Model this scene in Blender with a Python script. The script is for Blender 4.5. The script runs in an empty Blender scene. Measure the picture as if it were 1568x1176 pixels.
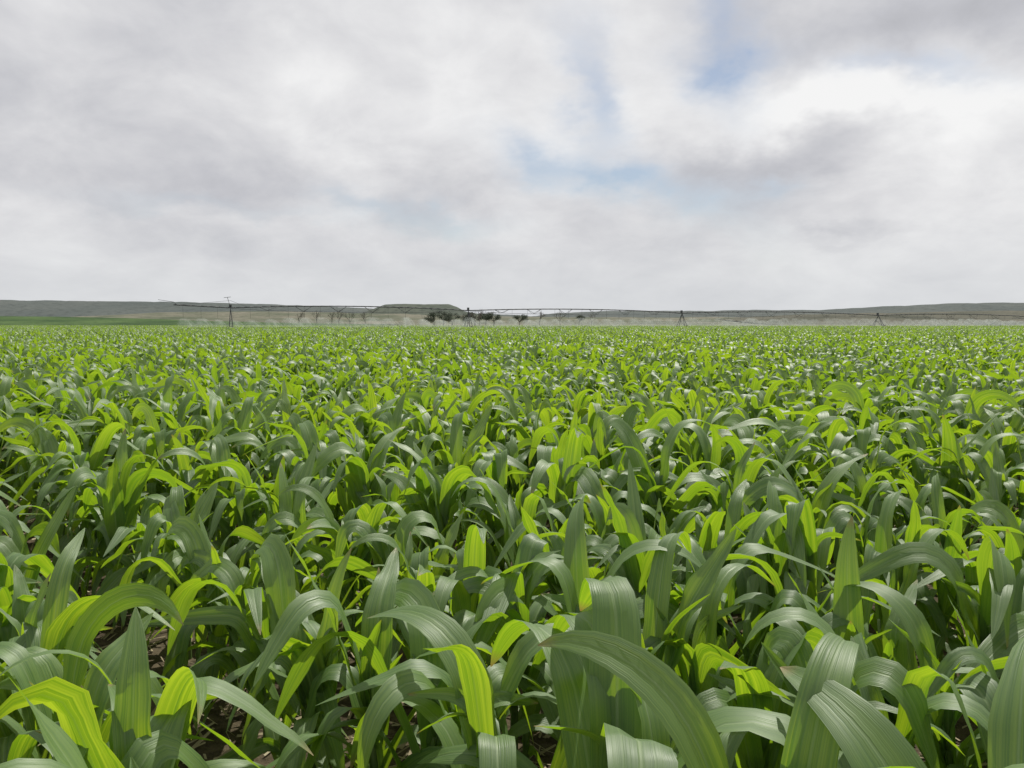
import bpy, math, random
import numpy as np
from mathutils import Vector, noise as mnoise

rng = np.random.default_rng(31)
random.seed(14)
scene = bpy.context.scene
scene.view_settings.view_transform = 'Standard'
scene.view_settings.look = 'None'
scene.view_settings.exposure = 0

CAMH = 1.92
F = 1220.0      # focal length expressed in photo pixels (1568 wide)
HY = 494.0      # horizon line
SUN_AZ = 24.0   # degrees to the right of +Y
SUN_EL = 55.0

# ------------------------------------------------------------------ helpers
def link(ob, parent=None):
    scene.collection.objects.link(ob)
    if parent: ob.parent = parent
    return ob

def empty(name):
    e = bpy.data.objects.new(name, None)
    return link(e)

class NT:
    def __init__(s, tree):
        s.t = tree; s.n = tree.nodes; s.l = tree.links
    def node(s, typ, **kw):
        nd = s.n.new(typ)
        for k, v in kw.items(): setattr(nd, k, v)
        return nd
    def put(s, sock, v):
        if isinstance(v, bpy.types.NodeSocket): s.l.new(v, sock)
        else: sock.default_value = v
    def math(s, op, a, b=0.0, c=None, clamp=False):
        nd = s.n.new('ShaderNodeMath'); nd.operation = op; nd.use_clamp = clamp
        s.put(nd.inputs[0], a); s.put(nd.inputs[1], b)
        if c is not None: s.put(nd.inputs[2], c)
        return nd.outputs[0]
    def mix(s, f, a, b, blend='MIX'):
        nd = s.n.new('ShaderNodeMix'); nd.data_type = 'RGBA'; nd.blend_type = blend
        s.put(nd.inputs[0], f)
        s.put(nd.inputs[6], a if isinstance(a, bpy.types.NodeSocket) else (*a, 1))
        s.put(nd.inputs[7], b if isinstance(b, bpy.types.NodeSocket) else (*b, 1))
        return nd.outputs[2]
    def noise(s, vec, scale, detail=3, rough=0.5, dist=0.0):
        nd = s.n.new('ShaderNodeTexNoise')
        if vec is not None: s.l.new(vec, nd.inputs['Vector'])
        nd.inputs['Scale'].default_value = scale
        nd.inputs['Detail'].default_value = detail
        nd.inputs['Roughness'].default_value = rough
        nd.inputs['Distortion'].default_value = dist
        return nd
    def comb(s, x, y, z):
        nd = s.n.new('ShaderNodeCombineXYZ')
        s.put(nd.inputs[0], x); s.put(nd.inputs[1], y); s.put(nd.inputs[2], z)
        return nd.outputs[0]
    def maprange(s, v, a, b, c=0.0, d=1.0, smooth=False):
        nd = s.n.new('ShaderNodeMapRange')
        if smooth: nd.interpolation_type = 'SMOOTHSTEP'
        s.put(nd.inputs[0], v)
        for i, q in enumerate((a, b, c, d)): nd.inputs[i+1].default_value = q
        return nd.outputs[0]

def new_mat(name):
    m = bpy.data.materials.new(name); m.use_nodes = True
    m.node_tree.nodes.clear()
    t = NT(m.node_tree)
    out = t.node('ShaderNodeOutputMaterial')
    return m, t, out

def simple_mat(name, ca, cb, scale=5, rough=0.8, metallic=0.0, bump=0.0):
    m, t, out = new_mat(name)
    tc = t.node('ShaderNodeTexCoord')
    n = t.noise(tc.outputs['Object'], scale, 4, 0.6)
    col = t.mix(t.maprange(n.outputs[0], 0.35, 0.65), ca, cb)
    p = t.node('ShaderNodeBsdfPrincipled')
    t.l.new(col, p.inputs['Base Color'])
    p.inputs['Roughness'].default_value = rough
    p.inputs['Metallic'].default_value = metallic
    if bump:
        b = t.node('ShaderNodeBump'); b.inputs['Strength'].default_value = bump
        t.l.new(n.outputs[0], b.inputs['Height']); t.l.new(b.outputs[0], p.inputs['Normal'])
    t.l.new(p.outputs[0], out.inputs[0])
    return m

# ------------------------------------------------------------------ leaf material
def leaf_material(name, haze=0.0):
    m, t, out = new_mat(name)
    uv = t.node('ShaderNodeUVMap'); uv.uv_map = 'UVMap'
    sep = t.node('ShaderNodeSeparateXYZ'); t.l.new(uv.outputs[0], sep.inputs[0])
    u, v = sep.outputs[0], sep.outputs[1]
    at = t.node('ShaderNodeAttribute'); at.attribute_name = 'lrnd'
    lr = at.outputs['Fac']
    oi = t.node('ShaderNodeObjectInfo')
    gp = t.node('ShaderNodeNewGeometry')
    patch = t.maprange(t.noise(gp.outputs['Position'], 0.22, 2, 0.5).outputs[0], 0.38, 0.62)
    seed = t.math('ADD', t.math('MULTIPLY', lr, 37.0), t.math('MULTIPLY', oi.outputs['Random'], 91.0))
    veins = t.noise(t.comb(t.math('MULTIPLY', u, 30.0), t.math('MULTIPLY', v, 0.8), seed), 1.0, 2, 0.6).outputs[0]
    bands = t.noise(t.comb(t.math('MULTIPLY', u, 8.0), t.math('MULTIPLY', v, 1.2), seed), 1.0, 1, 0.5).outputs[0]
    blot = t.noise(t.comb(t.math('MULTIPLY', u, 2.0), t.math('MULTIPLY', v, 5.0), seed), 1.0, 2, 0.6).outputs[0]
    vf = t.maprange(t.math('ADD', t.math('MULTIPLY', veins, 0.6), t.math('MULTIPLY', bands, 0.4)), 0.38, 0.62)
    mid = t.maprange(t.math('ABSOLUTE', t.math('SUBTRACT', u, 0.5)), 0.018, 0.042, 1.0, 0.0)
    mid = t.math('MULTIPLY', mid, t.maprange(v, 0.0, 0.95, 1.0, 0.3))
    c = t.mix(vf, (0.060, 0.128, 0.028), (0.125, 0.215, 0.058))
    c = t.mix(t.math('MULTIPLY', lr, 0.5), c, (0.130, 0.225, 0.038))
    c = t.mix(t.maprange(blot, 0.45, 0.75, 0.0, 0.4), c, (0.095, 0.155, 0.068))
    c = t.mix(t.math('MULTIPLY', patch, 0.3), c, (0.085, 0.138, 0.065))
    c = t.mix(t.math('MULTIPLY', mid, 0.75), c, (0.32, 0.42, 0.20))
    if haze: c = t.mix(haze, c, (0.170, 0.220, 0.120))  # greys the leaf colour to imitate distance haze
    tip = t.math('MULTIPLY', t.maprange(v, 0.93, 1.0), t.maprange(lr, 0.55, 0.8))
    c = t.mix(tip, c, (0.32, 0.24, 0.10))
    tr = t.mix(vf, (0.22, 0.42, 0.006), (0.64, 0.82, 0.03))
    tr = t.mix(t.math('MULTIPLY', oi.outputs['Random'], 0.35), tr, (0.22, 0.48, 0.012))
    tr = t.mix(t.math('MULTIPLY', patch, 0.3), tr, (0.20, 0.42, 0.012))
    tr = t.mix(t.math('MULTIPLY', mid, 0.6), tr, (0.17, 0.32, 0.01))
    if haze: tr = t.mix(haze*0.6, tr, (0.34, 0.54, 0.08))
    tr = t.mix(tip, tr, (0.30, 0.2, 0.05))
    bump = t.node('ShaderNodeBump'); bump.inputs['Strength'].default_value = 0.5
    bump.inputs['Distance'].default_value = 0.004
    t.l.new(t.math('ADD', veins, t.math('MULTIPLY', mid, -0.8)), bump.inputs['Height'])
    p = t.node('ShaderNodeBsdfPrincipled')
    t.l.new(c, p.inputs['Base Color']); t.l.new(bump.outputs[0], p.inputs['Normal'])
    t.l.new(t.maprange(blot, 0.3, 0.7, 0.45, 0.60), p.inputs['Roughness'])
    p.inputs['IOR'].default_value = 1.5
    p.inputs['Specular IOR Level'].default_value = 1.0
    tl = t.node('ShaderNodeBsdfTranslucent'); t.l.new(tr, tl.inputs[0])
    mx = t.node('ShaderNodeMixShader'); mx.inputs[0].default_value = 0.38 - 0.04*(haze>0)
    t.l.new(p.outputs[0], mx.inputs[1]); t.l.new(tl.outputs[0], mx.inputs[2])
    t.l.new(mx.outputs[0], out.inputs[0])
    return m
LEAF = leaf_material('maize_leaf')
LEAF_FAR = leaf_material('maize_leaf_hazed', 0.35)  # distant rows: pale haze and sheen mixed into the leaf colour
STALK = simple_mat('maize_stalk', (0.07, 0.13, 0.03), (0.14, 0.19, 0.06), 12, 0.5)

# ------------------------------------------------------------------ plant geometry
class Acc:
    def __init__(s): s.v=[]; s.f=[]; s.uv=[]; s.r=[]; s.m=[]; s.n=0
    def add(s, verts, faces, uvs, r, mi):
        s.v.append(verts); s.f.append(faces + s.n); s.uv.append(uvs[faces].reshape(-1, 2))
        s.r.append(np.full(len(verts), r)); s.m.append(np.full(len(faces), mi)); s.n += len(verts)
    def mesh(s, name, mats):
        V=np.concatenate(s.v); Fc=np.concatenate(s.f); UV=np.concatenate(s.uv)
        me=bpy.data.meshes.new(name)
        me.vertices.add(len(V)); me.vertices.foreach_set('co', V.ravel())
        me.loops.add(Fc.size); me.loops.foreach_set('vertex_index', Fc.ravel().astype(np.int32))
        me.polygons.add(len(Fc)); me.polygons.foreach_set('loop_start', (np.arange(len(Fc))*4).astype(np.int32))
        me.polygons.foreach_set('material_index', np.concatenate(s.m).astype(np.int32))
        me.update(calc_edges=True)
        me.polygons.foreach_set('use_smooth', np.ones(len(Fc), dtype=bool))
        ul=me.uv_layers.new(name='UVMap'); ul.data.foreach_set('uv', UV.ravel())
        a=me.attributes.new('lrnd','FLOAT','POINT'); a.data.foreach_set('value', np.concatenate(s.r))
        for m in mats: me.materials.append(m)
        me.update(); me.validate()
        return me

def grid_faces(ns, nw):
    i, j = np.meshgrid(np.arange(ns), np.arange(nw), indexing='ij')
    a = i*(nw+1)+j
    return np.stack([a, a+1, a+nw+2, a+nw+1], -1).reshape(-1, 4)

def smooth(x):
    x=np.clip(x,0,1); return x*x*(3-2*x)

def leaf(acc, base, az, L, W, el0, elend, s0, bw, ns, nw, fold0=0.7, fold1=0.14, wave=1.0):
    fine = 40
    sf = np.linspace(0, 1, fine+1)
    th = el0 + (elend-el0)*(0.84*smooth((sf-s0)/bw)+0.16*sf)
    daz = rng.normal(0, 0.3)
    a = az + daz*sf**2
    ds = L/fine
    T = np.stack([np.cos(th)*np.sin(a), np.cos(th)*np.cos(a), np.sin(th)], -1)
    C = np.vstack([[0,0,0], np.cumsum((T[1:]+T[:-1])*0.5*ds, axis=0)]) + np.array(base)
    s = np.linspace(0, 1, ns+1)
    c = np.stack([np.interp(s, sf, C[:,k]) for k in range(3)], -1)
    Tt = np.stack([np.interp(s, sf, T[:,k]) for k in range(3)], -1)
    Tt /= np.linalg.norm(Tt, axis=1)[:,None]
    aa = np.interp(s, sf, a)
    side = np.stack([np.cos(aa), -np.sin(aa), 0*aa], -1)
    nrm = np.cross(side, Tt)
    roll = rng.normal(0, 0.35) + rng.normal(0, 0.6)*s**1.5
    side2 = side*np.cos(roll)[:,None] + nrm*np.sin(roll)[:,None]
    nrm2 = np.cross(side2, Tt)
    w = np.where(s<0.4, 0.52+0.48*np.sin(np.pi/2*s/0.4), np.cos(np.clip((s-0.4)/0.6,0,1)*np.pi/2)**0.68)*W*0.5
    w[-1] = 0.0015
    fold = fold0 + (fold1-fold0)*smooth(s/0.35)
    t = np.linspace(-1, 1, nw+1)
    ph1, ph2 = rng.uniform(0, 6.28, 2); fr = rng.uniform(18, 32)
    P = np.zeros((ns+1, nw+1, 3)); UV = np.zeros((ns+1, nw+1, 2))
    env = smooth(s*4)*(0.6+0.6*np.sin(s*5+ph1))
    for j, tj in enumerate(t):
        wv = np.sin(s*fr+(ph1 if tj<0 else ph2))*0.24*wave*w*abs(tj)**1.5*env
        bulge = 0.18*w*(1-abs(tj))*abs(tj)*4*0.5
        P[:,j] = c + side2*(tj*w*np.cos(fold))[:,None] + nrm2*((abs(tj)*w*np.sin(fold)) + wv + bulge)[:,None]
        UV[:,j,0] = tj*0.5+0.5; UV[:,j,1] = s
    acc.add(P.reshape(-1,3), grid_faces(ns,nw), UV.reshape(-1,2), rng.random(), 0)

def stalk(acc, base, h, r0, r1, lean, n=8):
    ns=4
    P=[];UV=[]
    for i in range(ns+1):
        k=i/ns; r=r0+(r1-r0)*k
        for j in range(n+1):
            a=2*math.pi*j/n
            P.append((base[0]+lean[0]*k+r*math.cos(a), base[1]+lean[1]*k+r*math.sin(a), base[2]+h*k)); UV.append((j/n,k))
    acc.add(np.array(P), grid_faces(ns,n), np.array(UV), rng.random(), 1)

def plant(acc, base=(0,0,0), rot=None, sc=1.0, hi=True):
    """one young maize plant: erect blades that break over near two thirds of their length"""
    ns, nw = (20, 4) if hi else (7, 2)
    pa = rng.uniform(0, 2*math.pi) if rot is None else rot
    hs = rng.uniform(0.38, 0.50)*sc
    lean = rng.normal(0, 0.025, 2)
    stalk(acc, base, hs, 0.016*sc, 0.012*sc, lean, 8 if hi else 3)
    nl = 9 if hi else 8
    for i in range(nl):
        k = i/(nl-1)
        z = (0.05+(hs/sc-0.07)*k**0.9)*sc
        az = pa + (math.pi if i%2 else 0) + rng.normal(0, 0.5)
        L = (0.40+0.46*math.sin(math.pi*min(1, 0.12+0.62*k)))*sc*rng.uniform(0.85,1.12)
        W = (0.055+0.048*math.sin(math.pi*min(1,0.1+0.62*k)))*sc*rng.uniform(0.8,1.15)
        el0 = math.radians(min(88, rng.normal(66+17*k, 5)))
        s0 = np.clip(rng.normal(0.16+0.24*k, 0.09), 0.05, 0.55)
        bw = rng.uniform(0.18, 0.36) if rng.random()<0.6 else rng.uniform(0.4, 0.65)
        elend = math.radians(rng.normal(-58, 17))
        if k > 0.5 and rng.random() < 0.14:
            elend = math.radians(rng.uniform(-10, 60)); s0 = rng.uniform(0.3,0.6); L *= 0.85
        b = (base[0]+lean[0]*z/hs, base[1]+lean[1]*z/hs, base[2]+z)
        leaf(acc, b, az, L, W, el0, elend, s0, bw, ns, nw)
    for i in range(2):
        az = pa + i*math.pi + rng.normal(0, 0.7)
        b = (base[0]+lean[0], base[1]+lean[1], base[2]+hs*0.95)
        leaf(acc, b, az, rng.uniform(0.32,0.52)*sc, rng.uniform(0.045,0.07)*sc, math.radians(rng.uniform(78,90)),
             math.radians(rng.uniform(-55,60)), 0.45, 0.35, ns, nw, 1.0, 0.45, 0.6)

# --------------- row layout
ROW = 0.76; SP = 0.20
TH = math.radians(40)
D = np.array([-math.sin(TH), math.cos(TH)]); Pp = np.array([math.cos(TH), math.sin(TH)])
OFF = 0.66
NEAR = 26.0
FAR = 238.0

src_near = bpy.data.collections.new('maize_plant_kinds')
for i in range(20):
    acc = Acc(); plant(acc, hi=True, sc=1.08)
    src_near.objects.link(bpy.data.objects.new('maize_plant_%02d' % i, acc.mesh('maize_plant_%02d' % i, [LEAF, STALK])))
NROW, NPL = 4, 15
PW, PL = NROW*ROW, NPL*SP
def patches(tag, mat, n):
    col = bpy.data.collections.new('maize_patch_kinds_'+tag)
    for i in range(n):
        acc = Acc()
        for r in range(NROW):
            for q in range(NPL):
                x = (r-(NROW-1)/2)*ROW + rng.normal(0,0.05); y = (q-(NPL-1)/2)*SP + rng.normal(0,0.05)
                plant(acc, (x,y,0), None, rng.uniform(0.82,1.24), hi=False)
        nm = 'maize_patch_%s_%02d' % (tag, i)
        col.objects.link(bpy.data.objects.new(nm, acc.mesh(nm, [mat, STALK])))
    return col
src_mid = patches('mid', LEAF, 4)
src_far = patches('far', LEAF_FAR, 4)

def gn_instancer(name, pts, rots, scs, idx, coll, parent):
    me = bpy.data.meshes.new(name)
    me.vertices.add(len(pts)); me.vertices.foreach_set('co', np.asarray(pts, dtype=float).ravel())
    a=me.attributes.new('irot','FLOAT_VECTOR','POINT'); a.data.foreach_set('vector', np.asarray(rots,dtype=float).ravel())
    a=me.attributes.new('iscale','FLOAT_VECTOR','POINT'); a.data.foreach_set('vector', np.asarray(scs,dtype=float).ravel())
    a=me.attributes.new('iidx','INT','POINT'); a.data.foreach_set('value', np.asarray(idx,dtype=np.int32))
    me.update()
    ob = link(bpy.data.objects.new(name, me), parent)
    g = bpy.data.node_groups.new(name+'_gn', 'GeometryNodeTree')
    g.interface.new_socket('Geometry', in_out='INPUT', socket_type='NodeSocketGeometry')
    g.interface.new_socket('Geometry', in_out='OUTPUT', socket_type='NodeSocketGeometry')
    gi=g.nodes.new('NodeGroupInput'); go=g.nodes.new('NodeGroupOutput')
    ci=g.nodes.new('GeometryNodeCollectionInfo'); ci.inputs['Collection'].default_value=coll
    ci.inputs['Separate Children'].default_value=True; ci.inputs['Reset Children'].default_value=True
    ip=g.nodes.new('GeometryNodeInstanceOnPoints'); ip.inputs['Pick Instance'].default_value=True
    def na(n,t):
        x=g.nodes.new('GeometryNodeInputNamedAttribute'); x.data_type=t; x.inputs[0].default_value=n
        return [o for o in x.outputs if o.enabled and o.name=='Attribute'][0]
    g.links.new(gi.outputs[0], ip.inputs['Points']); g.links.new(ci.outputs[0], ip.inputs['Instance'])
    g.links.new(na('irot','FLOAT_VECTOR'), ip.inputs['Rotation'])
    g.links.new(na('iscale','FLOAT_VECTOR'), ip.inputs['Scale'])
    g.links.new(na('iidx','INT'), ip.inputs['Instance Index'])
    g.links.new(ip.outputs[0], go.inputs[0])
    md=ob.modifiers.new('plants','NODES'); md.node_group=g
    return ob

field = empty('corn_field')

def hmod(x, y):
    return 1.0 + 0.19*mnoise.noise(Vector((x*0.3, y*0.3, 3.1))) + 0.08*mnoise.noise(Vector((x*0.05, y*0.05, 9.0)))

def inview(x, y, margin):
    return y > -1.5 and abs(x) < 0.70*max(y,0) + margin

pp, pr, ps, pi = [], [], [], []
mid_, far_ = ([],[],[],[]), ([],[],[],[])
M = int(340/PL)
for a in range(-M, M):
    for b in range(-M, M):
        cp = OFF + (NROW-1)/2*ROW + a*PW; cd = b*PL
        c = Pp*cp + D*cd
        x, y = c
        dist = math.hypot(x, y)
        if y > FAR + 3*math.sin(x*0.05) or y < -3: continue
        if dist > NEAR:
            if not inview(x, y, 12): continue
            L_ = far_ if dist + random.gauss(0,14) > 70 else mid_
            L_[0].append((x, y, 0)); L_[1].append((0, 0, TH + (math.pi if random.random()<0.5 else 0)))
            h = hmod(x, y)*1.02; L_[2].append((1,1,h)); L_[3].append(random.randrange(4))
        else:
            if not inview(x, y, 7): continue
            for r in range(NROW):
                rc = cp+(r-(NROW-1)/2)*ROW
                if -2.0 < rc < 0.8: rc -= 0.17
                for q in range(NPL):
                    px, py = Pp*(rc + random.gauss(0,0.035)) + D*(cd+(q-(NPL-1)/2)*SP+random.gauss(0,0.04))
                    dd = math.hypot(px, py)
                    if dd < 1.36 or py < 0.6 : continue
                    # emergence gaps: patchy misses along the rows
                    gap = mnoise.noise(Vector((px*1.3, py*1.3, 21.0)))
                    if random.random() < (0.45 if gap > 0.32 else 0.05): continue
                    h = hmod(px, py)*random.uniform(0.82, 1.14)
                    pp.append((px, py, 0)); pr.append((random.gauss(0,0.06), random.gauss(0,0.06), random.uniform(0, 6.283)))
                    wd = random.uniform(0.92, 1.1)
                    ps.append((wd*h, wd*h, h)); pi.append(random.randrange(20))
gn_instancer('near_plants', pp, pr, ps, pi, src_near, field)
gn_instancer('middle_plants', *mid_, src_mid, field)
gn_instancer('far_plants', *far_, src_far, field)

# ------------------------------------------------------------------ ground sheet
def ground():
    m, t, out = new_mat('soil_and_veld')
    g = t.node('ShaderNodeNewGeometry')
    pos = g.outputs['Position']
    sp = t.node('ShaderNodeSeparateXYZ'); t.l.new(pos, sp.inputs[0])
    n1 = t.noise(pos, 14, 5, 0.65).outputs[0]
    n2 = t.noise(pos, 0.8, 3, 0.6).outputs[0]
    soil = t.mix(t.maprange(n1, 0.35, 0.68), (0.034, 0.026, 0.016), (0.115, 0.090, 0.056))
    soil = t.mix(t.maprange(n2, 0.5, 0.7, 0, 0.4), soil, (0.12, 0.10, 0.066))
    n3 = t.noise(pos, 0.01, 4, 0.6).outputs[0]
    veld = t.mix(t.maprange(n3, 0.4, 0.6), (0.12, 0.135, 0.075), (0.20, 0.19, 0.14))
    f = t.maprange(sp.outputs[1], 232, 240)
    col = t.mix(f, soil, veld)
    p = t.node('ShaderNodeBsdfPrincipled'); t.l.new(col, p.inputs['Base Color']); p.inputs['Roughness'].default_value = 0.95
    p.inputs['Specular IOR Level'].default_value = 0.15
    bp = t.node('ShaderNodeBump'); bp.inputs['Strength'].default_value=0.9; bp.inputs['Distance'].default_value=0.04
    t.l.new(n1, bp.inputs['Height']); t.l.new(bp.outputs[0], p.inputs['Normal'])
    t.l.new(p.outputs[0], out.inputs[0])
    S=9000
    me = bpy.data.meshes.new('ground')
    me.from_pydata([(-S,-S,0),(S,-S,0),(S,S,0),(-S,S,0)], [], [(0,1,2,3)])
    me.materials.append(m)
    link(bpy.data.objects.new('ground', me))
ground()

def litter():
    V=[];Fc=[]
    for i in range(14000):
        y = 0.5+12*random.random()**1.3; x = random.uniform(-1,1)*(0.75*y+2)
        L = random.uniform(0.03,0.18); w=random.uniform(0.002,0.008); a=random.uniform(0,3.14); z=random.uniform(0.005,0.02)
        tz=random.gauss(0,0.015)
        dx,dy=math.cos(a)*L/2,math.sin(a)*L/2; sx,sy=-math.sin(a)*w,math.cos(a)*w
        k=len(V)
        V += [(x-dx-sx,y-dy-sy,z-abs(tz)*0.2),(x+dx-sx,y+dy-sy,z+abs(tz)),(x+dx+sx,y+dy+sy,z+abs(tz)+0.003),(x-dx+sx,y-dy+sy,z+0.003)]
        Fc.append((k,k+1,k+2,k+3))
    me=bpy.data.meshes.new('straw_litter'); me.from_pydata(V,[],Fc)
    me.materials.append(simple_mat('dry_straw',(0.38,0.33,0.21),(0.18,0.14,0.08),3,0.8))
    link(bpy.data.objects.new('straw_litter', me))
litter()

# ------------------------------------------------------------------ hills
def ridge(name, prof, y0, y1, y2, mat, jag=0.0, nseed=0):
    xs=[p[0] for p in prof]; ys=[p[1] for p in prof]
    n=260; m=26
    V=[];Fc=[]
    cols=np.linspace(xs[0], xs[-1], n)
    crest=np.interp(cols, xs, ys)
    ker=np.ones(5)/5
    cp=np.pad(crest,2,mode='edge'); crest=np.convolve(cp,ker,'valid')
    for i in range(n):
        tx=(cols[i]-784)/F
        H = CAMH + (HY-crest[i])/F*y1
        H += jag*mnoise.noise(Vector((cols[i]*0.03, nseed, 0))) + jag*0.5*mnoise.noise(Vector((cols[i]*0.11, nseed, 4)))
        for j in range(m):
            k=j/(m-1)
            y = y0+(y1-y0)*k/0.6 if k<0.6 else y1+(y2-y1)*(k-0.6)/0.4
            f = smooth(np.array(k/0.6)) if k<0.6 else 1-smooth(np.array((k-0.6)/0.4))
            x = tx*y1
            z = -0.5 + max(0,(H+0.5))*float(f)
            z += float(f)*(1-float(f))*H*0.5*mnoise.noise(Vector((x*0.006, y*0.006, nseed)))
            V.append((x, y, z))
    for i in range(n-1):
        for j in range(m-1):
            a=i*m+j; Fc.append((a,a+m,a+m+1,a+1))
    me=bpy.data.meshes.new(name); me.from_pydata(V,[],Fc); me.materials.append(mat)
    for p in me.polygons: p.use_smooth=True
    return link(bpy.data.objects.new(name, me))

def hill_mat(name, a, b, scale):
    m, t, out = new_mat(name)
    g = t.node('ShaderNodeNewGeometry')
    n = t.noise(g.outputs['Position'], scale, 5, 0.65).outputs[0]
    n2 = t.noise(g.outputs['Position'], scale*14, 3, 0.6).outputs[0]
    c = t.mix(t.maprange(n, 0.38, 0.62), a, b)
    c = t.mix(t.maprange(n2, 0.5, 0.62, 0, 0.45), c, tuple(q*0.5 for q in a))
    p = t.node('ShaderNodeBsdfPrincipled'); t.l.new(c, p.inputs['Base Color']); p.inputs['Roughness'].default_value=1
    p.inputs['Specular IOR Level'].default_value=0.1
    t.l.new(p.outputs[0], out.inputs[0]); return m

HM = hill_mat('far_hill_scrub', (0.078,0.092,0.090), (0.098,0.110,0.104), 0.004)  # distance haze is mixed into this paler, bluish base colour
HM2 = hill_mat('mesa_scrub', (0.060,0.076,0.062), (0.086,0.098,0.078), 0.006)
HM3 = hill_mat('dry_veld', (0.075,0.090,0.058), (0.17,0.16,0.125), 0.012)
HM4 = hill_mat('brown_slope', (0.068,0.072,0.054), (0.12,0.115,0.09), 0.01)
HM5 = hill_mat('green_field', (0.030,0.062,0.020), (0.070,0.115,0.038), 0.03)
ridge('hill', [(-700,466),(-200,462),(0,460),(150,461.5),(300,463),(420,466.5),(520,470),(600,474),(680,478),(780,482),(900,490)], 1900,2600,3600, HM, 3, 1)
ridge('hill', [(780,488),(850,480),(930,476),(1050,476.5),(1150,475),(1250,475),(1330,470.5),(1420,466.5),(1480,464),(1568,464.5),(1800,463),(2300,467)], 2200,3000,4200, HM, 3, 2)
ridge('mesa_hill', [(520,492),(560,480),(576,473),(592,466.5),(612,465.5),(650,466),(688,466),(700,470),(710,476),(724,479),(745,483),(800,492)], 1500,1800,2300, HM2, 1.0, 3)
ridge('hill', [(150,486),(300,478),(420,477),(560,480),(700,483),(860,486),(1000,486),(1180,486),(1300,486),(1500,486),(1900,486)], 700,1150,1400, HM3, 1.5, 4)
ridge('hill', [(1080,489),(1180,484),(1270,481),(1360,480),(1450,477),(1568,476),(1800,474),(2300,478)], 650,1000,1400, HM4, 1.5, 5)
ridge('green_field', [(-700,483),(-200,483),(0,484),(120,485.5),(220,488),(300,491),(420,494),(600,497)], 242,400,520, HM5, 0.15, 6)

# ------------------------------------------------------------------ tubes
def tube(V, Fc, a, b, r0, r1=None, n=6):
    if r1 is None: r1=r0
    a=Vector(a); b=Vector(b); d=(b-a)
    if d.length<1e-6: return
    d.normalize(); up=Vector((0,0,1)) if abs(d.z)<0.95 else Vector((1,0,0))
    s=d.cross(up).normalized(); u=s.cross(d)
    k=len(V)
    for p,r in ((a,r0),(b,r1)):
        for i in range(n):
            t=2*math.pi*i/n; V.append(tuple(p+s*(r*math.cos(t))+u*(r*math.sin(t))))
    for i in range(n):
        j=(i+1)%n; Fc.append((k+i,k+j,k+n+j,k+n+i))
    Fc.append(tuple(k+i for i in range(n))[::-1]); Fc.append(tuple(k+n+i for i in range(n)))
def mk(name, V, Fc, mats, parent=None, sm=True):
    me=bpy.data.meshes.new(name); me.from_pydata(V,[],Fc)
    for m in mats: me.materials.append(m)
    if sm:
        for p in me.polygons: p.use_smooth=True
    return link(bpy.data.objects.new(name, me), parent)

# ------------------------------------------------------------------ centre pivot irrigation
STEEL = simple_mat('galvanised_steel', (0.06,0.062,0.066), (0.12,0.122,0.126), 2, 0.7, 0.2)
TYRE = simple_mat('tyre_rubber', (0.025,0.025,0.025), (0.05,0.045,0.04), 4, 0.9)
piv = empty('center_pivot_irrigation')
A0 = np.array([-51.0,145.0]); dirp = np.array([math.cos(math.radians(20)), math.sin(math.radians(20))])
perp = np.array([-dirp[1], dirp[0]])
def PT(s, o, z):
    q = A0 + dirp*s + perp*o; return (q[0], q[1], z)
tow = [0, 45, 94.4, 150, 205, 260]
PZ = 4.6
def pipez(s):
    if s < 0: return PZ + 0.05*abs(s)
    for a,b in zip(tow[:-1], tow[1:]):
        if a<=s<=b:
            k=(s-a)/(b-a); return PZ-0.006*s + 0.55*4*k*(1-k)
    return PZ
V=[];Fc=[]
ss = list(np.arange(-9.5, 260, 1.5))
for a,b in zip(ss[:-1], ss[1:]): tube(V,Fc,PT(a,0,pipez(a)),PT(b,0,pipez(b)),0.10,n=8)
mk('pipe', V, Fc, [STEEL], piv)
V=[];Fc=[]
for a,b in zip(tow[:-1], tow[1:]):
    nb=7
    for q in range(1,nb):
        s=a+(b-a)*q/nb; k=q/nb; dz=1.15*math.sin(math.pi*k)**0.6; zt=pipez(s)
        low=zt-dz
        for sd in (-0.75,0.75):
            tube(V,Fc,PT(s-1.6,0,pipez(s-1.6)),PT(s,sd,low),0.032,n=4)
            tube(V,Fc,PT(s+1.6,0,pipez(s+1.6)),PT(s,sd,low),0.032,n=4)
        tube(V,Fc,PT(s,-0.75,low),PT(s,0.75,low),0.03,n=4)
    for sd in (-1,1):
        pts=[PT(a,0,pipez(a)-0.1)]
        for q in range(1,nb):
            s=a+(b-a)*q/nb; k=q/nb; pts.append(PT(s,0.75*sd,pipez(s)-1.15*math.sin(math.pi*k)**0.6))
        pts.append(PT(b,0,pipez(b)-0.1))
        for p,q in zip(pts[:-1],pts[1:]): tube(V,Fc,p,q,0.02,n=4)
tube(V,Fc,PT(0,0,PZ+1.3),PT(-9,0,pipez(-9)),0.025,n=4)
tube(V,Fc,PT(0,0,PZ+1.3),PT(3,0,pipez(3)),0.025,n=4)
tube(V,Fc,PT(-9,0,pipez(-9)),PT(-9.4,0,pipez(-9)+0.5),0.06,n=6)
tube(V,Fc,PT(-9.4,0,pipez(-9)+0.5),PT(-12.0,0,pipez(-9)+0.9),0.05,0.035,n=6)
mk('truss', V, Fc, [STEEL], piv)
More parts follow.
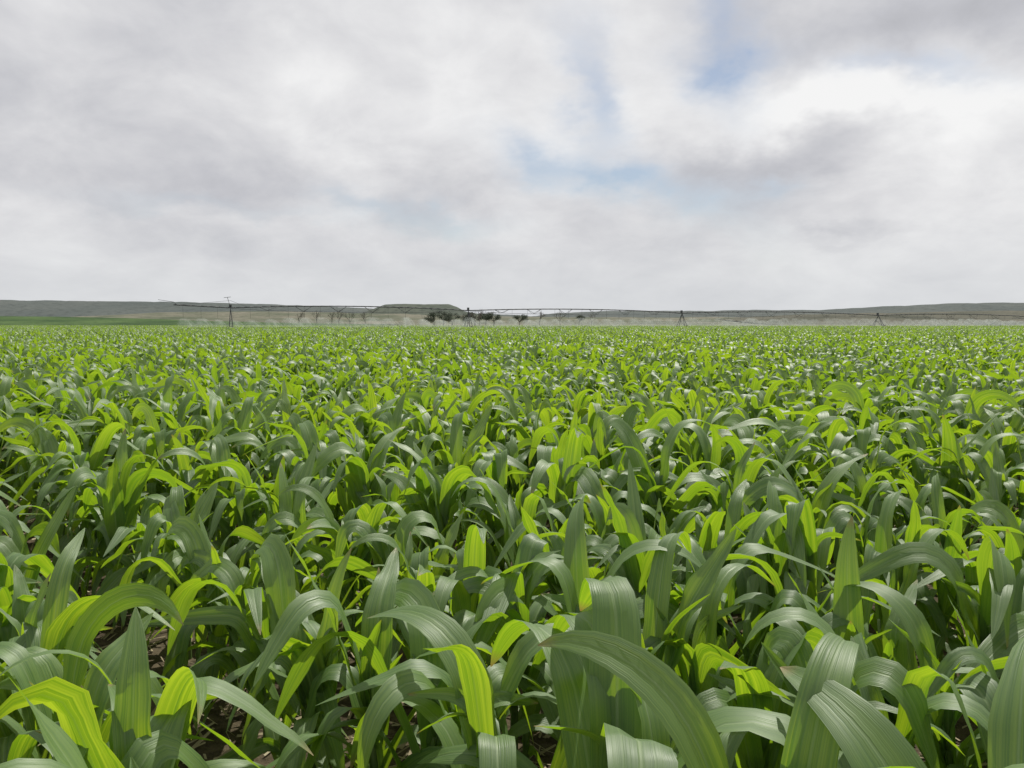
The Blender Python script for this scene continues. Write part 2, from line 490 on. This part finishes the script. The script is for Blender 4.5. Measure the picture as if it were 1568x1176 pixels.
for ti,s in enumerate(tow[:-1]):
    V=[];Fc=[]; pz=pipez(s)
    for o in (-1.9,1.9):
        for ds in (-0.35,0.35):
            tube(V,Fc,PT(s+ds,o,0.65),PT(s,0.0,pz-0.05),0.065,n=6)
    tube(V,Fc,PT(s,-2.2,0.65),PT(s,2.2,0.65),0.09,n=6)
    tube(V,Fc,PT(s,-1.1,2.3),PT(s,1.1,2.3),0.045,n=6)
    tube(V,Fc,PT(s,-1.7,0.9),PT(s,0.9,2.5),0.04,n=6)
    bx=PT(s,0.25,pz+0.32); k=len(V)
    for dx in (-.22,.22):
        for dy in (-.16,.16):
            for dz in (-.28,.28): V.append((bx[0]+dx,bx[1]+dy,bx[2]+dz))
    for f in ((0,1,3,2),(4,6,7,5),(0,4,5,1),(2,3,7,6),(0,2,6,4),(1,5,7,3)): Fc.append(tuple(k+q for q in f))
    if ti==0:
        tube(V,Fc,PT(s,0,pz),PT(s-0.5,0,pz+1.9),0.045,n=5)
        tube(V,Fc,PT(s-1.1,0,pz+1.82),PT(s+0.1,0,pz+1.95),0.04,n=5)
    mk('tower_%d'%(ti+1), V, Fc, [STEEL], piv, False)
    V=[];Fc=[]
    for o in (-2.2,2.2):
        c=Vector(PT(s,o,0.62)); ax=Vector((dirp[0],dirp[1],0)); rad=Vector((perp[0],perp[1],0)); N=24
        prof=[(0.30,0.12),(0.52,0.17),(0.62,0.12),(0.62,-0.12),(0.52,-0.17),(0.30,-0.12)]
        k=len(V)
        for i in range(N):
            t=2*math.pi*i/N; rr=rad*math.cos(t)+Vector((0,0,1))*math.sin(t)
            for r,w in prof:
                r2 = r*(1.0 if i%2 or r<0.6 else 1.04)
                V.append(tuple(c+rr*r2+ax*w))
        for i in range(N):
            for j in range(6):
                a=k+i*6+j; b=k+i*6+(j+1)%6; a2=k+((i+1)%N)*6+j; b2=k+((i+1)%N)*6+(j+1)%6
                Fc.append((a,b,b2,a2))
        tube(V,Fc,tuple(c-ax*0.05),tuple(c+ax*0.05),0.3,n=16)
    mk('wheels_%d'%(ti+1), V, Fc, [TYRE], piv, False)
V=[];Fc=[]; SV=[];SF=[]
NZ=2.7
s=-8.0
while s<255:
    zt=pipez(s); tube(V,Fc,PT(s,0,zt),PT(s,0,NZ),0.018,n=4)
    R=random.uniform(1.7,2.7); z0=NZ+random.uniform(-0.35,0.3); N=22; M2=6; drift=random.uniform(0.1,0.9)
    for lay in range(2):
        k=len(SV); R2=R*(1-0.3*lay); z1=z0-0.15*lay
        for i in range(N):
            for j in range(M2):
                q=0.08+0.92*j/(M2-1); t=2*math.pi*i/N+0.01
                rr=R2*q; z=z1+0.12*math.sin(q*3.1)-1.75*q*q*(1+0.15*math.sin(t*5+s))
                SV.append(PT(s+rr*math.cos(t)+drift*q*q, rr*math.sin(t), z))
        for i in range(N):
            for j in range(M2-1):
                a=k+i*M2+j; b=k+((i+1)%N)*M2+j; SF.append((a,b,b+1,a+1))
    s+=random.uniform(2.6,3.6)
mk('drop_hoses', V, Fc, [STEEL], piv)
def spray_mat():
    m,t,out=new_mat('water_spray')
    g=t.node('ShaderNodeNewGeometry')
    mp=t.node('ShaderNodeMapping'); mp.inputs['Scale'].default_value=(1.6,1.6,0.7); t.l.new(g.outputs['Position'],mp.inputs[0])
    n=t.noise(mp.outputs[0],1.0,3,0.6).outputs[0]
    n2=t.noise(g.outputs['Position'],0.06,2,0.5).outputs[0]
    sp=t.node('ShaderNodeSeparateXYZ'); t.l.new(g.outputs['Position'],sp.inputs[0])
    f=t.math('MULTIPLY',t.maprange(n,0.38,0.7,0.04,0.25),t.maprange(n2,0.35,0.6,0.55,1.2))
    f=t.math('MULTIPLY',f,t.maprange(sp.outputs[0],-62,-20,0.55,1.0))
    d=t.node('ShaderNodeBsdfTranslucent'); d.inputs[0].default_value=(0.66,0.70,0.68,1)
    d2=t.node('ShaderNodeBsdfDiffuse'); d2.inputs[0].default_value=(0.66,0.70,0.68,1)
    mm=t.node('ShaderNodeMixShader'); mm.inputs[0].default_value=0.5; t.l.new(d.outputs[0],mm.inputs[1]); t.l.new(d2.outputs[0],mm.inputs[2])
    tr=t.node('ShaderNodeBsdfTransparent')
    mx=t.node('ShaderNodeMixShader'); t.l.new(f,mx.inputs[0]); t.l.new(tr.outputs[0],mx.inputs[1]); t.l.new(mm.outputs[0],mx.inputs[2])
    t.l.new(mx.outputs[0],out.inputs[0]); return m
mk('water_spray', SV, SF, [spray_mat()], piv)

# ------------------------------------------------------------------ distant trees
BARK = simple_mat('tree_bark', (0.075,0.068,0.06), (0.13,0.115,0.10), 3, 0.9)
FOL = simple_mat('dark_foliage', (0.026,0.042,0.024), (0.055,0.078,0.040), 0.7, 0.8)
def tree(name, px, Y, top_px, spread, leafy):
    x=(px-784)/F*Y; H=CAMH+(HY-top_px)/F*Y
    V=[];Fc=[]
    tips=[]
    def br(p,d,L,r,depth):
        q=p+d*L
        tube(V,Fc,p,q,r,r*0.6,n=5)
        if depth==0 or L<0.35: tips.append(q); return
        if depth<=(3 if leafy else 2): tips.append(q)
        for c in range(random.choice((2,3,3)) if depth<4 else 3):
            nd=(d+Vector((random.gauss(0,0.6)*spread,random.gauss(0,0.6)*spread,random.gauss(0.05,0.25)))).normalized()
            br(q,nd,L*random.uniform(0.66,0.86),r*0.6,depth-1)
    br(Vector((x,Y,-0.2)),Vector((random.gauss(0,0.08),0,1)).normalized(),H*(0.16 if leafy else 0.24),H*0.022,4 if leafy else 5)
    zmax=max(v[2] for v in V); k=H/zmax
    V=[((v[0]-x)*k+x,(v[1]-Y)*k+Y,v[2]*k) for v in V]
    nb=len(Fc)
    if leafy:
        for tp in tips:
            tp=Vector(((tp.x-x)*k+x,(tp.y-Y)*k+Y,tp.z*k))
            for c in range(24):
                o=tp+Vector((random.gauss(0,H*0.10),random.gauss(0,H*0.10),random.gauss(-H*0.02,H*0.07)))
                if o.z<0.3: continue
                sz=H*random.uniform(0.015,0.035)
                a=Vector((random.gauss(0,1),random.gauss(0,1),random.gauss(0,1))).normalized(); b=a.orthogonal().normalized()
                i0=len(V); V += [tuple(o+a*sz),tuple(o+b*sz*0.8),tuple(o-a*sz),tuple(o-b*sz*0.8)]; Fc.append((i0,i0+1,i0+2,i0+3))
    me=bpy.data.meshes.new(name); me.from_pydata(V,[],Fc); me.materials.append(BARK); me.materials.append(FOL)
    for i,p in enumerate(me.polygons): p.material_index = 1 if i>=nb else 0
    return link(bpy.data.objects.new(name, me))
for px,Y,ty,sp in ((665,430,479,1.3),(679,445,477,1.2),(693,440,480,1.4),(727,430,479,1.2),(744,450,480,1.3),(756,425,479,1.3),(796,520,482,1.3),(886,560,483,1.2)):
    tree('acacia_tree',px,Y,ty,sp,True)
for px,Y,ty in ((458,420,476),(486,430,475),(508,455,477),(520,425,474),(537,440,477),(560,430,477),(728,400,472),(735,405,474),(712,430,476),(826,430,475),(858,440,476),(905,470,479)):
    tree('bare_tree',px,Y,ty,0.7,False)

# ------------------------------------------------------------------ world
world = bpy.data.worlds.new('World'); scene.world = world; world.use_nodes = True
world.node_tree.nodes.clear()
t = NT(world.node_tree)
wo = t.node('ShaderNodeOutputWorld')
sky = t.node('ShaderNodeTexSky'); sky.sky_type='NISHITA'; sky.sun_disc=False
sky.sun_elevation=math.radians(SUN_EL); sky.sun_rotation=math.radians(SUN_AZ)
tc = t.node('ShaderNodeTexCoord'); sp = t.node('ShaderNodeSeparateXYZ'); t.l.new(tc.outputs['Generated'], sp.inputs[0])
X,Y_,Z = sp.outputs
az = t.math('ARCTAN2', X, Y_)
el = t.math('ARCSINE', Z)
zz = t.math('ADD', t.math('MAXIMUM', Z, 0.0), 0.42)
plane = t.comb(t.math('DIVIDE', X, zz), t.math('DIVIDE', Y_, zz), t.math('MULTIPLY', X, 0.35))
big = t.noise(plane, 1.7, 5, 0.50, 0.35)
fine = t.noise(plane, 5.0, 7, 0.58, 0.25)
wrp = t.noise(plane, 3.2, 5, 0.6, 0.0)
ws = t.node('ShaderNodeSeparateColor'); t.l.new(wrp.outputs['Color'], ws.inputs[0])
azw = t.math('ADD', az, t.math('MULTIPLY', t.math('SUBTRACT', ws.outputs[0], 0.5), 0.22))
elw = t.math('ADD', el, t.math('MULTIPLY', t.math('SUBTRACT', ws.outputs[1], 0.5), 0.14))
pitch = math.atan((588-HY)/F)
def to_azel(px,py):
    v = Vector(((px-784)/F, 1.0, -(py-588)/F))
    c,s_ = math.cos(-pitch), math.sin(-pitch)
    w = Vector((v.x, v.y*c - v.z*s_, v.y*s_ + v.z*c)).normalized()
    return math.atan2(w.x,w.y), math.asin(w.z)
def blob(px,py,sx,sy,rot,amp):
    a0,e0=to_azel(px,py); a=math.radians(rot)
    da=t.math('SUBTRACT',azw,a0); de=t.math('SUBTRACT',elw,e0)
    u=t.math('ADD',t.math('MULTIPLY',da,math.cos(a)/(sx/F)),t.math('MULTIPLY',de,-math.sin(a)/(sx/F)))
    v=t.math('ADD',t.math('MULTIPLY',da,math.sin(a)/(sy/F)),t.math('MULTIPLY',de,math.cos(a)/(sy/F)))
    r=t.math('ADD',t.math('MULTIPLY',u,u),t.math('MULTIPLY',v,v))
    return t.math('MULTIPLY',t.math('EXPONENT',t.math('MULTIPLY',r,-1.0)),amp)
def total(bl):
    acc=None
    for b in bl:
        o=blob(*b); acc = o if acc is None else t.math('ADD',acc,o)
    return acc
shade = total([(1330,150,220,50,0,.32),(1510,190,120,80,0,.14),(950,100,170,110,0,.24),(480,110,280,60,12,.22),(1180,180,140,50,0,.22),(620,210,220,50,10,.12),
   (1420,20,200,55,0,-.34),(1250,235,150,34,-8,-.36),(90,150,200,80,0,-.18),(350,280,360,45,0,-.16),(60,20,200,40,0,-.10),(1050,250,80,30,0,-.15),(1300,352,90,10,0,-.14),(1450,300,160,40,0,.02),(700,60,60,60,0,.12)])
blue = total([(975,295,150,36,16,1.2),(1100,45,42,85,-14,1.1),(900,150,34,75,-18,.75),(625,325,110,20,8,.6),(1170,300,50,18,0,.6),(1400,98,80,16,8,.6),(800,265,40,30,0,.5),(340,325,200,12,4,.25),(1130,75,90,22,0,.4)])
nb = t.math('ADD', t.math('MULTIPLY', t.math('SUBTRACT', big.outputs[0], 0.5), 0.95), t.math('MULTIPLY', t.math('SUBTRACT', fine.outputs[0], 0.5), 0.85))
val = t.math('ADD', t.math('ADD', 0.62, nb), shade, clamp=True)
hz = t.maprange(el, 0.0, 0.15, 0.70, 0.0, True)
ramp = t.node('ShaderNodeValToRGB'); cr=ramp.color_ramp
cr.elements[0].position=0.0; cr.elements[0].color=(0.39,0.395,0.425,1)
cr.elements[1].position=1.0; cr.elements[1].color=(0.91,0.91,0.91,1)
e=cr.elements.new(0.35); e.color=(0.55,0.555,0.59,1)
e=cr.elements.new(0.62); e.color=(0.70,0.70,0.72,1)
t.l.new(val, ramp.inputs[0])
cl = t.mix(hz, ramp.outputs[0], (0.67,0.69,0.71))
bmask = t.math('MULTIPLY', t.math('ADD', blue, t.math('MULTIPLY', t.math('SUBTRACT', fine.outputs[0],0.5), t.math('MULTIPLY',blue,2.8))), 0.80, clamp=True)
bmask = t.math('MULTIPLY', bmask, t.maprange(el, -0.02, 0.1, 0.0, 0.85))
over = t.maprange(el, 0.55, 1.1, 1.0, 0.55, True)  # unseen sky overhead dimmed to cut fill light and strengthen sun contrast
bg1 = t.node('ShaderNodeBackground'); t.l.new(sky.outputs[0], bg1.inputs[0]); bg1.inputs[1].default_value=0.084
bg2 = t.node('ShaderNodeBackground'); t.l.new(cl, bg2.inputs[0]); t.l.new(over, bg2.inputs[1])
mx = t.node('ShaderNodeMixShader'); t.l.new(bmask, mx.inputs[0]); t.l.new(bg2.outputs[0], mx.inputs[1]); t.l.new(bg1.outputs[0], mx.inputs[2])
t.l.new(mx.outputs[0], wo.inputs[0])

# ------------------------------------------------------------------ sun
sl = bpy.data.lights.new('sun','SUN'); sl.energy=5.0; sl.angle=math.radians(0.7); sl.color=(1.0,0.96,0.87)
so = link(bpy.data.objects.new('sun', sl))
sd = Vector((math.sin(math.radians(SUN_AZ))*math.cos(math.radians(SUN_EL)), math.cos(math.radians(SUN_AZ))*math.cos(math.radians(SUN_EL)), math.sin(math.radians(SUN_EL))))
so.rotation_euler = (-sd).to_track_quat('-Z','Y').to_euler()

# ------------------------------------------------------------------ camera
cd = bpy.data.cameras.new('camera'); cam = link(bpy.data.objects.new('camera', cd))
cd.sensor_width=36; cd.lens=36*F/1568; cd.clip_start=0.05; cd.clip_end=20000
cam.location=(0,0,CAMH); cam.rotation_euler=(math.pi/2 - pitch, 0, 0)
scene.camera=cam
